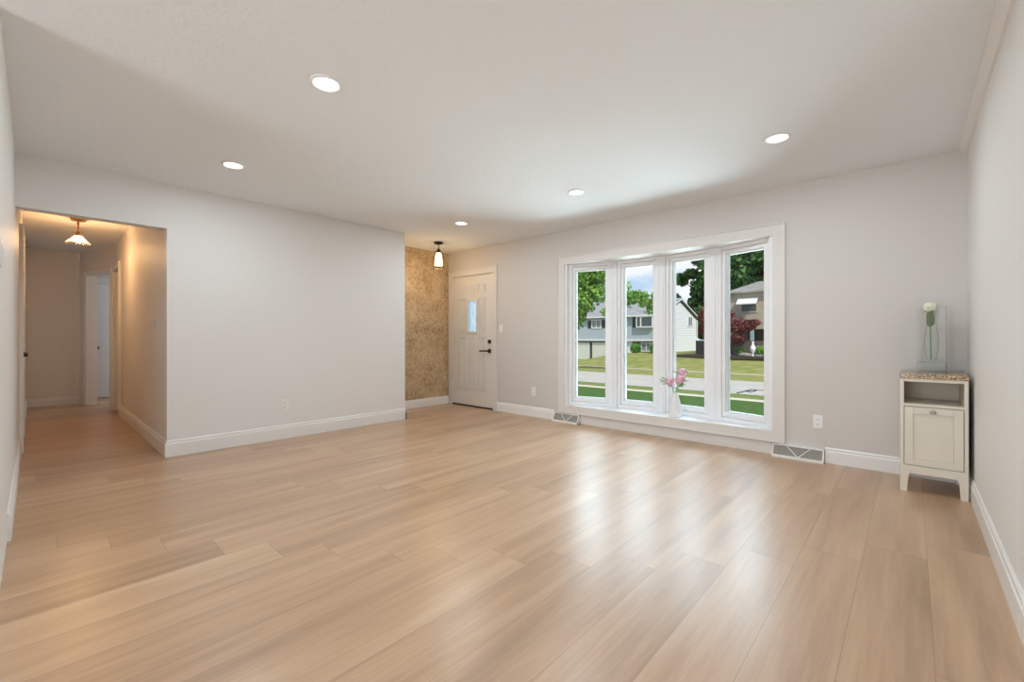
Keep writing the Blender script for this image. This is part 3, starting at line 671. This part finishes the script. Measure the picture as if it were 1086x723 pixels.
def petals(m, c, r, n=26, seed=1, open_=1.0):
    rr = random.Random(seed)
    for k in range(n):
        lay = k/n; a = k*2.39996; el = math.pi/2*(1-lay**.7*open_)
        d = Vector((math.cos(a)*math.cos(el), math.sin(a)*math.cos(el), math.sin(el)*.85)); c0 = Vector(c)+d*r*(.35+.35*lay)
        u = d.cross(Vector((0, 0, 1)) if abs(d.z) < .9 else Vector((1, 0, 0))).normalized(); v = d.cross(u).normalized()
        s = r*(.38+.30*lay); nv = 9; vs = []; 
        vs.append(tuple(c0-v*0+d*r*.02))
        for j in range(nv):
            t_ = 2*math.pi*j/nv; q = c0+u*math.cos(t_)*s+v*math.sin(t_)*s*1.05-d*(.30*s)+d*rr.uniform(-.1, .1)*s; vs.append(tuple(q))
        m.add(vs, [(0, 1+j, 1+(j+1) % nv) for j in range(nv)])
def leaf(m, p, d, L, W):
    p = Vector(p); d = Vector(d).normalized(); s = d.cross(Vector((0, 0, 1))).normalized(); n = s.cross(d)
    pts = [(0, 0), (.25, .8), (.55, 1), (.8, .6), (1, 0), (.8, -.6), (.55, -1), (.25, -.8)]
    vs = [tuple(p+d*L*a+s*W*.5*b-n*(abs(b)*.1*L)) for a, b in pts]; vs += [tuple(p+d*L*.5)]
    m.add(vs, [(8, i, (i+1) % 8) for i in range(8)])
t = thing('rose', (gx-.004, gy, gz+.10), 'single cream white rose standing in the tall glass vase on the cabinet', 'flower')
rz = gz+.432
MB().tube([(gx-.002, gy, gz+.09), (gx-.004, gy, gz+.22), (gx-.006, gy, gz+.345)], .0035, 8).build('stem', stem_m, t, smooth=True)
MB().lathe([(.006, -.10), (.017, -.092), (.021, -.07), (.021, -.02), (.016, .015)], (gx-.006, gy, rz), 16).build('calyx', calyx_m, t, smooth=True)
m = MB(); m.ball((gx-.004, gy, rz+.045), .026); petals(m, (gx-.004, gy, rz+.040), .050, 22, 3, 1.1); m.build('bloom', rose_m, t, smooth=True)
m = MB()
for a in range(5): leaf(m, (gx-.006, gy, rz+.008), (math.cos(a*1.257), math.sin(a*1.257), .15), .045, .02)
m.build('leaves', calyx_m, t)

# white vase with peonies on the sill
vx, vy, vz = -1.886, 4.675, WZ0
t = MB().lathe([(.055, 0), (.065, .006), (.066, .03), (.063, .10), (.053, .155), (.038, .205), (.030, .235), (.030, .262), (.026, .262), (.024, .235), (.03, .20), (.044, .15), (.05, .10), (.05, .02), (.01, .012)], (vx, vy, vz), 28, cap=True).build('bottle_vase', ceramic_m, loc=(vx, vy, vz), smooth=True)
tag(t, 'white ribbed ceramic bottle vase on the bow window sill', 'vase')
def at_vase(dx, dz):     # offset seen sideways from the room: along the sill and up
    return (vx+dx*.737, vy+dx*.675*.55, vz+dz)
fl = [(-.070, .385, .060, 'pink peony on the left of the white vase'), (.066, .402, .070, 'large pink peony on the right side of the white vase, lower of two'), (.060, .480, .064, 'pink peony topmost in the white vase')]
for i, (dx, dz, r, lb) in enumerate(fl):
    c = at_vase(dx, dz); c = (c[0], c[1]+(0, -.02, .06)[i], c[2]); t = thing('peony', (vx, vy, vz+.20), lb, 'flower', 'peonies in the white vase')
    off = (i-1)*.012
    MB().tube([(vx+off*.6, vy, vz+.10), (vx+off, vy, vz+.262), (vx+off+(c[0]-vx)*.5, vy+(c[1]-vy)*.5, vz+.262+(dz-.262)*.6), (c[0], c[1], c[2]-.02)], .0035, 8).build('stem', stem_m, t, smooth=True)
    m = MB(); m.ball(c, r*.62); petals(m, (c[0], c[1], c[2]-.005), r, 30, i+5, 1.35); m.build('bloom', pink_m, t, smooth=True)
    m = MB(); rr = random.Random(i+20)
    dirs = [[(-1, -.3, .5), (-.8, .3, .8), (-.5, -.5, -.3), (-.9, 0, .1)], [(1, .2, .1), (.6, -.5, -.5), (.9, .5, .2), (.3, -.6, -.6)], [(-.7, -.3, .3), (.8, .5, .3), (-.5, -.4, 0)]][i]
    for dd in dirs:
        leaf(m, (c[0]+dd[0]*r*.55, c[1]+dd[1]*r*.5, c[2]-.015+dd[2]*.03), (dd[0], dd[1]*.6, dd[2]*.4), rr.uniform(.055, .085), .038)
        leaf(m, (vx+off+(c[0]-vx)*.4, vy, vz+.30+rr.uniform(0, .04)), (dd[0], dd[1], .1+dd[2]*.4), .055, .026)
    m.build('leaves', leaf_m, t)

# ================================================================== outdoors: ground
GZ = -1.5
box(-60, 40, 4.95, 19.6, GZ-.4, GZ).build('ground_front_lawn', grass_near, kind='structure')
def strip(name, mat, y0, y1, z=GZ, th=.4): return box(-60, 40, y0, y1, z-th, z).build(name, mat, kind='structure')
strip('ground_near_sidewalk', walk_m, 19.6, 20.25, GZ+.005)
strip('ground_near_verge', grass_strip, 20.25, 21.8)
strip('ground_street', concrete_m, 21.8, 28.5, GZ+.01)
strip('ground_far_verge', grass_far, 28.5, 33.2)
strip('ground_far_sidewalk', walk_far, 33.2, 34.3, GZ+.03)
# far lawn rises to the houses, with a flat driveway side at the left
m = MB(); xs = [-60, -27.2, -24.5, -22, -16, -12, -5, 40]; ys = [34.3, 37, 40, 43, 46, 90]
def hz(x, y):
    k = min(max((y-34.3)/9.0, 0), 1); s = min(max((x+26.8)/3.0, 0), 1); top = -.48 if x < -14 else -.62
    return GZ+(top-GZ)*k*s
vs = [(x, y, hz(x, y)) for y in ys for x in xs]; nx = len(xs)
m.add(vs+[(x, y, GZ-.4) for x, y in ((-60, 34.3), (40, 34.3), (40, 90), (-60, 90))], [(j*nx+i, j*nx+i+1, (j+1)*nx+i+1, (j+1)*nx+i) for j in range(len(ys)-1) for i in range(nx-1)])
m.f.append((len(vs), len(vs)+3, len(vs)+2, len(vs)+1))
m.build('ground_far_lawn', grass_far, kind='structure')
m = MB(); m.tube([(-5.95, 21.9, GZ+.014), (-5.90, 22.6, GZ+.014), (-5.85, 23.2, GZ+.014), (-5.84, 23.8, GZ+.014), (-5.62, 23.9, GZ+.014), (-5.55, 23.2, GZ+.014), (-5.62, 22.8, GZ+.014), (-5.84, 22.9, GZ+.014)], .035, 6); m.tube([(-5.62, 23.9, GZ+.014), (-5.30, 24.1, GZ+.014), (-4.9, 24.0, GZ+.014)], .02, 6)  # thin black tubes laid flat on the street in loops
tag(m.build('street_squiggle', tar_m, loc=(-5.8, 23, GZ+.01)), 'black looped squiggle lying on the pale street', 'hose')

# ------------------------------------------------------------------ split level house
hs = thing('split_level_house', (-27.3, 50, GZ), 'blue grey split level house with garage and white sided gable end', 'house')
hx0, hx1, hy0, hy1, hyr = -36.0, -19.6, 44.5, 55.1, 49.8
box(hx0, hx1-.05, hy0, hy1, .80, 3.55).build('upper_wall', siding_blue, hs)
box(hx0, -23.4, hy0+.35, hy1-.3, GZ, .80).build('garage_wall', post_m, hs)
box(-23.4, hx1-.05, hy0+.3, hy1-.3, -.9, .80).build('lower_brick_wall', brick_brown, hs)
MB().prism([(hy0, -1.0), (hy1, -1.0), (hy1, 3.3), (hyr, 5.35), (hy0, 3.3)], hx1-.05, hx1, 0).build('gable_wall', siding_white, hs)
box(hx0, hx1-.05, hy0-.06, hy0, .74, .92).build('ledge_trim', extw_m, hs)
box(-23.5, -22.9, hy0+.25, hy0+.4, -.6, .74).build('entry_panel', extw_m, hs)
m = MB(); oh = .45; sl = (5.5-3.5)/(hyr-hy0+oh)
m.prism([(hy0-oh, 3.42), (hyr, 5.50), (hy1+oh, 3.42), (hy1+oh, 3.56), (hyr, 5.66), (hy0-oh, 3.56)], hx0-.3, hx1+.25, 0); m.build('roof', shingle_m, hs)
m = MB(); m.prism([(hy0-oh, 3.38), (hyr, 5.46), (hy1+oh, 3.38), (hy1+oh, 3.5), (hyr, 5.58), (hy0-oh, 3.5)], hx1+.25, hx1+.29, 0); m.box(hx0-.3, hx1+.25, hy0-oh-.06, hy0-oh, 3.40, 3.56); m.build('fascia', extw_m, hs)
MB().tube([(hx1+.06, hy1+.1, 3.3), (hx1+.08, hy1+.05, -.5)], .06, 8).build('downspout', extw_m, hs)
for a, b in ((-31.5, -28.35), (-28.0, -24.6)):
    m = MB(); n = 4; z0, z1 = GZ, .56
    for k in range(n): m.box(a, b, hy0+.20, hy0+.34, z0+(z1-z0)*k/n+.015, z0+(z1-z0)*(k+1)/n-.015)
    m.box(a, b, hy0+.23, hy0+.34, z0, z1); m.build('garage_door', garage_m, hs)
def hwindow(par, x0, x1, z0, z1, y, pm=hwin_m, cols=2, sh=None, fm=extw_m, dep=.08):
    m = MB(); t_ = .10
    m.box(x0-t_, x0, y-dep, y, z0-t_, z1+t_); m.box(x1, x1+t_, y-dep, y, z0-t_, z1+t_); m.box(x0, x1, y-dep, y, z1, z1+t_); m.box(x0, x1, y-dep, y, z0-t_, z0)
    for k in range(1, cols): xx = x0+(x1-x0)*k/cols; m.box(xx-.04, xx+.04, y-dep, y, z0, z1)
    wn = m.build('window', fm, par); box(x0, x1, y-.04, y-.01, z0, z1).build('pane', pm, wn)
    for (a, b) in (sh or []): box(a, b, y-.05, y, z0-.05, z1+.05).build('shutter', black_m, par)
    return wn
hwindow(hs, -27.85, -26.75, 2.28, 3.10, hy0, curtain_m, 2, [(-28.45, -28.0), (-26.55, -26.1)])
# bow picture window with shutter
bw = hwindow(hs, -22.0, -20.3, 2.32, 3.30, hy0-.35, hwin_m, 1, None)
box(-22.1, -20.2, hy0-.35, hy0, 2.15, 2.28).build('window_box', extw_m, hs); box(-22.1, -20.2, hy0-.35, hy0, 3.38, 3.45).build('window_hood', extw_m, hs)
box(-21.62, -21.48, hy0-.42, hy0-.34, 2.3, 3.32).build('mullion', extw_m, bw)
box(-22.70, -22.25, hy0-.05, hy0, 2.20, 3.38).build('shutter', black_m, hs)
box(-24.5, -24.1, hy0-.05, hy0, 2.20, 3.38).build('shutter', black_m, hs)
hwindow(hs, -21.75, -20.2, -.30, .48, hy0+.3, curtain_m, 3)
# gable window in the side wall
m = MB(); xg = hx1; ya, yb, za, zb = 53.0, 54.0, 2.55, 3.55
ya, yb = 52.45, 53.55
m.box(xg, xg+.06, ya-.12, ya, za-.12, zb+.1); m.box(xg, xg+.06, yb, yb+.12, za-.12, zb+.1); m.box(xg, xg+.06, ya, yb, zb, zb+.1); m.box(xg, xg+.08, ya-.12, yb+.12, za-.14, za); m.box(xg, xg+.05, (ya+yb)/2-.05, (ya+yb)/2+.05, za, zb)
wn = m.build('window', extw_m, hs); box(xg, xg+.03, ya, yb, za, zb).build('pane', hwin_m, wn)

# ------------------------------------------------------------------ tan house
h3 = thing('tan_house', (-9, 48, -.8), 'tan two storey house with grey hip roof, white awning and dark brick porch wall', 'house')
tx0, tx1, ty0, ty1 = -12.6, -1.5, 44.0, 52.0
box(tx0, tx1, ty0, ty1, 1.88, 5.35).build('upper_wall', stucco_tan, h3)
box(tx0, tx1, ty0+2.0, ty1, -1.2, 1.88).build('lower_wall', brick_dark, h3)
box(-15.6, tx1, ty0-.3, ty0-.05, -1.2, .82).build('porch_wall', brick_dark, h3)
m = MB(); e_ = .4; zz = 5.30; zr = 6.62
A = [(tx0-e_, ty0-e_, zz), (tx1+e_, ty0-e_, zz), (tx1+e_, ty1+e_, zz), (tx0-e_, ty1+e_, zz), (tx0+1.5, 48, zr), (tx1-2.6, 48, zr)]
B = [(x, y, z-.14) for x, y, z in A[:4]]
m.add(A+B, [(0, 1, 5, 4), (1, 2, 5), (2, 3, 4, 5), (3, 0, 4), (9, 8, 7, 6), (0, 6, 7, 1), (1, 7, 8, 2), (2, 8, 9, 3), (3, 9, 6, 0)]); m.build('roof', shingle_b, h3)
hwindow(h3, -11.55, -10.35, 3.50, 4.15, ty0, hwin_m, 1, None, stucco_tan)
MB().prism([(ty0, 4.75), (ty0-.75, 4.22), (ty0-.75, 4.12), (ty0, 4.65)], -11.85, -10.2, 0).build('awning', extw_m, h3)
box(-10.78, -10.52, ty0-.28, ty0-.02, .82, 1.88).build('porch_column', pale_blue_m, h3)
box(-12.9, -12.6, ty0-.05, ty0+.1, 1.88, 5.2).build('downspout', pale_blue_m, h3)
box(-7.5, -6.4, ty0-.08, ty0, 3.0, 4.3).build('window', hwin_m, h3)
t = box(-16.4, tx1, 40.9, 43.65, -.75, -.50).build('ground_planting_bed', mulch_m, kind='structure')
# statue
t = MB().lathe([(.16, 0), (.17, .05), (.09, .10), (.07, .2), (.10, .32), (.20, .50), (.23, .68), (.19, .84), (.10, .95), (.07, 1.02), (.10, 1.1), (.09, 1.2), (.03, 1.26)], (-10.15, 42.0, -.50), 18).build('garden_statue', statue_m, loc=(-10.15, 42.0, -.50), smooth=True)
tag(t, 'white garden statue in the planting bed before the brick porch wall', 'statue')

# ------------------------------------------------------------------ foliage
def leaves_mesh(name, clumps, n, size, mat, parent=None, loc=(0, 0, 0), seed=1, flat=.0):
    rg = np.random.default_rng(seed); cl = np.array(clumps, float)      # x,y,z,rx,ry,rz
    vol = cl[:, 3]*cl[:, 4]*cl[:, 5]; pr_ = vol**.8/np.sum(vol**.8); ci = rg.choice(len(cl), n, p=pr_)
    d = rg.normal(size=(n, 3)); d /= np.linalg.norm(d, axis=1)[:, None]; r = rg.random(n)**.42
    lump = 1+.22*np.sin(d[:, 0]*7+ci)*np.sin(d[:, 1]*6+ci*2)*np.cos(d[:, 2]*5)
    c = cl[ci, :3]+d*(r*lump)[:, None]*cl[ci, 3:6]
    u = rg.normal(size=(n, 3)); u /= np.linalg.norm(u, axis=1)[:, None]; v = np.cross(u, rg.normal(size=(n, 3))); v /= np.linalg.norm(v, axis=1)[:, None]
    s = size*(.6+.8*rg.random(n))[:, None]
    L = Vector(WL[parent.name]) if parent else Vector(loc)
    V = np.stack([c-u*s, c-v*s*.6, c+u*s, c+v*s*.6], 1).reshape(-1, 3)-np.array(L)
    me = bpy.data.meshes.new(name); me.from_pydata(V.tolist(), [], np.arange(n*4).reshape(-1, 4).tolist()); me.materials.append(mat)
    ob = bpy.data.objects.new(name, me); C.objects.link(ob)
    if parent: ob.parent = parent
    else: ob.location = L
    WL[ob.name] = tuple(L); return ob
def tree(name, base, trunk_h, tr, clumps, n, size, mat, label, cat, seed, group=None):
    t = thing(name, base, label, cat, group); bx_, by_, bz_ = base; m = MB()
    m.tube([(bx_, by_, bz_-.1), (bx_+.05, by_, bz_+trunk_h*.5), (bx_-.05, by_+.05, bz_+trunk_h)], tr, 10, tr*.6)
    for c in clumps[:7]: m.tube([(bx_-.03, by_, bz_+trunk_h*.8), ((bx_+c[0])/2, (by_+c[1])/2, (bz_+trunk_h+c[2])/2+.2), tuple(c[:3])], tr*.4, 6, tr*.12)
    m.build('trunk', bark_m, t, smooth=True); leaves_mesh('crown', clumps, n, size, mat, t, seed=seed); return t
tree('maple_tree', (-21.0, 30.0, GZ), 3.6, .24,
     [(-21.5, 30.0, 6.9, 2.4, 2.2, 1.8), (-19.6, 30.2, 5.6, 1.7, 1.8, 1.7), (-19.6, 29.5, 3.9, 1.25, 1.3, 1.0), (-20.6, 30, 3.0, 1.2, 1.3, 1.2), (-18.3, 30.5, 6.4, 1.2, 1.4, 1.1), (-22.8, 30, 4.6, 1.8, 1.8, 1.6),
      (-18.2, 30, 4.6, 1.0, 1.1, .75), (-16.4, 30.2, 3.85, 1.0, .9, .55), (-15.2, 30, 4.1, .95, .9, .55), (-14.1, 30, 3.8, .9, .9, .60), (-15.9, 30, 5.05, .45, .5, .35), (-14.0, 30.1, 3.1, .35, .5, .35), (-17.4, 30, 3.1, .5, .7, .35), (-16.6, 29.9, 2.95, .5, .5, .25), (-19.0, 30.5, 7.6, 1.5, 1.3, .9), (-20.6, 30, 1.9, .5, .5, .5)],
     11500, .15, fol_green, 'bright green maple tree by the far sidewalk, left of the window view', 'tree', 3)
tree('oak_tree', (-20.5, 68.0, -1.2), 6, .4, [(-23.36, 68.0, 13.5, 1.43, 2.19, 1.65), (-26.43, 68.0, 10.1, 0.99, 1.65, 0.99), (-24.79, 68.0, 10.87, 1.1, 1.97, 0.66), (-23.25, 68.0, 8.45, 1.75, 2.19, 1.75), (-21.39, 68.0, 10.87, 2.52, 2.6, 3.29), (-20.29, 68.0, 6.48, 3.07, 2.6, 3.29), (-24.46, 68.0, 6.48, 0.88, 1.65, 0.77), (-18.1, 68.0, 14.16, 3.07, 2.6, 3.29), (-23.9, 68.0, 5.3, 1.6, 2.2, 1.9), (-22.8, 68.0, 2.6, 1.6, 2.2, 1.8)],
     14500, .36, fol_dark, 'large dark green tree behind the white gable end', 'tree', 5)
tree('oak_tree', (-11.8, 57.5, -1.2), 6, .45, [(-14.38, 57.5, 8.67, 3.07, 2.6, 3.45), (-11.5, 57.5, 10.59, 3.26, 2.6, 3.83), (-8.62, 57.5, 8.19, 3.35, 2.6, 3.64), (-11.5, 57.5, 5.31, 3.83, 2.6, 2.68), (-5.75, 57.5, 9.63, 3.07, 2.6, 3.83)], 9000, .34, fol_dark, 'tall dark green tree rising behind the hip roof of the tan house', 'tree', 6)
tree('oak_tree', (-2.5, 66.0, -1.2), 6, .4, [(-3.25, 66.0, 9.65, 3.68, 2.4, 4.33), (0.0, 66.0, 7.49, 3.46, 2.4, 3.9), (-1.08, 66.0, 11.81, 3.25, 2.4, 3.25)], 6000, .4, fol_dark, 'dark tree behind the right end of the tan house', 'tree', 7)
tree('pine_tree', (-24.6, 60.0, -1.0), 5, .2, [(-24.3, 60, 5.5, 1.3, 1.3, 1.0), (-24.35, 60, 6.5, .9, .8, .8), (-24.6, 60, 7.2, .4, .35, .6)], 2500, .2, fol_pine, 'small pine top showing above the roof ridge beside the gable', 'tree', 8)
tree('japanese_maple', (-13.0, 42.3, -.55), 1.4, .12,
     [(-13.1, 42.3, 2.3, 1.0, 1.2, 1.1), (-12.1, 42.3, 2.0, 1.3, 1.2, .95), (-11.0, 42.3, 2.15, 1.0, 1.0, .55), (-11.9, 42.3, 1.1, 1.2, 1.0, .55), (-10.2, 42.3, 2.35, .6, .8, .35), (-12.2, 42.3, 3.1, .5, .6, .5), (-14.2, 42.3, 3.1, .62, .8, 1.0), (-14.3, 42.3, 1.9, .55, .7, .8)],
     7500, .12, fol_red, 'dark red japanese maple in front of the tan house', 'tree', 9)
def bush(base, r, n, mat, label, seed, name='round_bush', hk=.85, group=None):
    t = thing(name, base, label, 'bush', group); x, y, z = base
    leaves_mesh('foliage', [(x, y, z+r*hk, r, r, r*hk)], n, .085, mat, t, seed=seed)
    m = MB(); m.tube([(x, y, z-.05), (x, y, z+r*.9)], .05, 6, .03); 
    for a in range(4): m.tube([(x, y, z+.1), (x+math.cos(a*1.57)*r*.5, y+math.sin(a*1.57)*r*.5, z+r)], .03, 5, .015)
    m.build('branches', bark_m, t)
bush((-21.75, 43.3, -.50), .56, 1800, fol_bush, 'round green bush at the left under the picture window of the blue grey house', 31, group='round bushes by the blue grey house')
bush((-19.55, 43.3, -.50), .56, 1500, fol_bush, 'round green bush at the right corner of the blue grey house', 32, group='round bushes by the blue grey house')
bush((-9.35, 42.2, -.50), .55, 1300, fol_lime, 'lime green shrub beside the white statue', 33, 'leafy_shrub')
bush((-11.2, 42.0, -.50), .42, 800, fol_dark, 'dark low shrub between the red maple and the white statue', 34, 'leafy_shrub')
for i, (x, y, s_, lb) in enumerate([(-12.0, 41.3, .20, 'grey rock at the left of the planting bed'), (-10.6, 41.4, .34, 'long brown grey rock in front of the white statue'), (-9.5, 41.2, .18, 'pale flat rock at the right of the planting bed')]):
    m = MB(); m.ball((x, y, -.50+s_*.3), s_, 12, 7, (1.7, 1, .6)); r = m.build('garden_rock', rock_m, loc=(x, y, -.50), smooth=True)
    for v in r.data.vertices: v.co += Vector((random.uniform(-.04, .04), random.uniform(-.04, .04), random.uniform(-.03, .03)))
    tag(r, lb, 'rock', 'rocks in the planting bed')
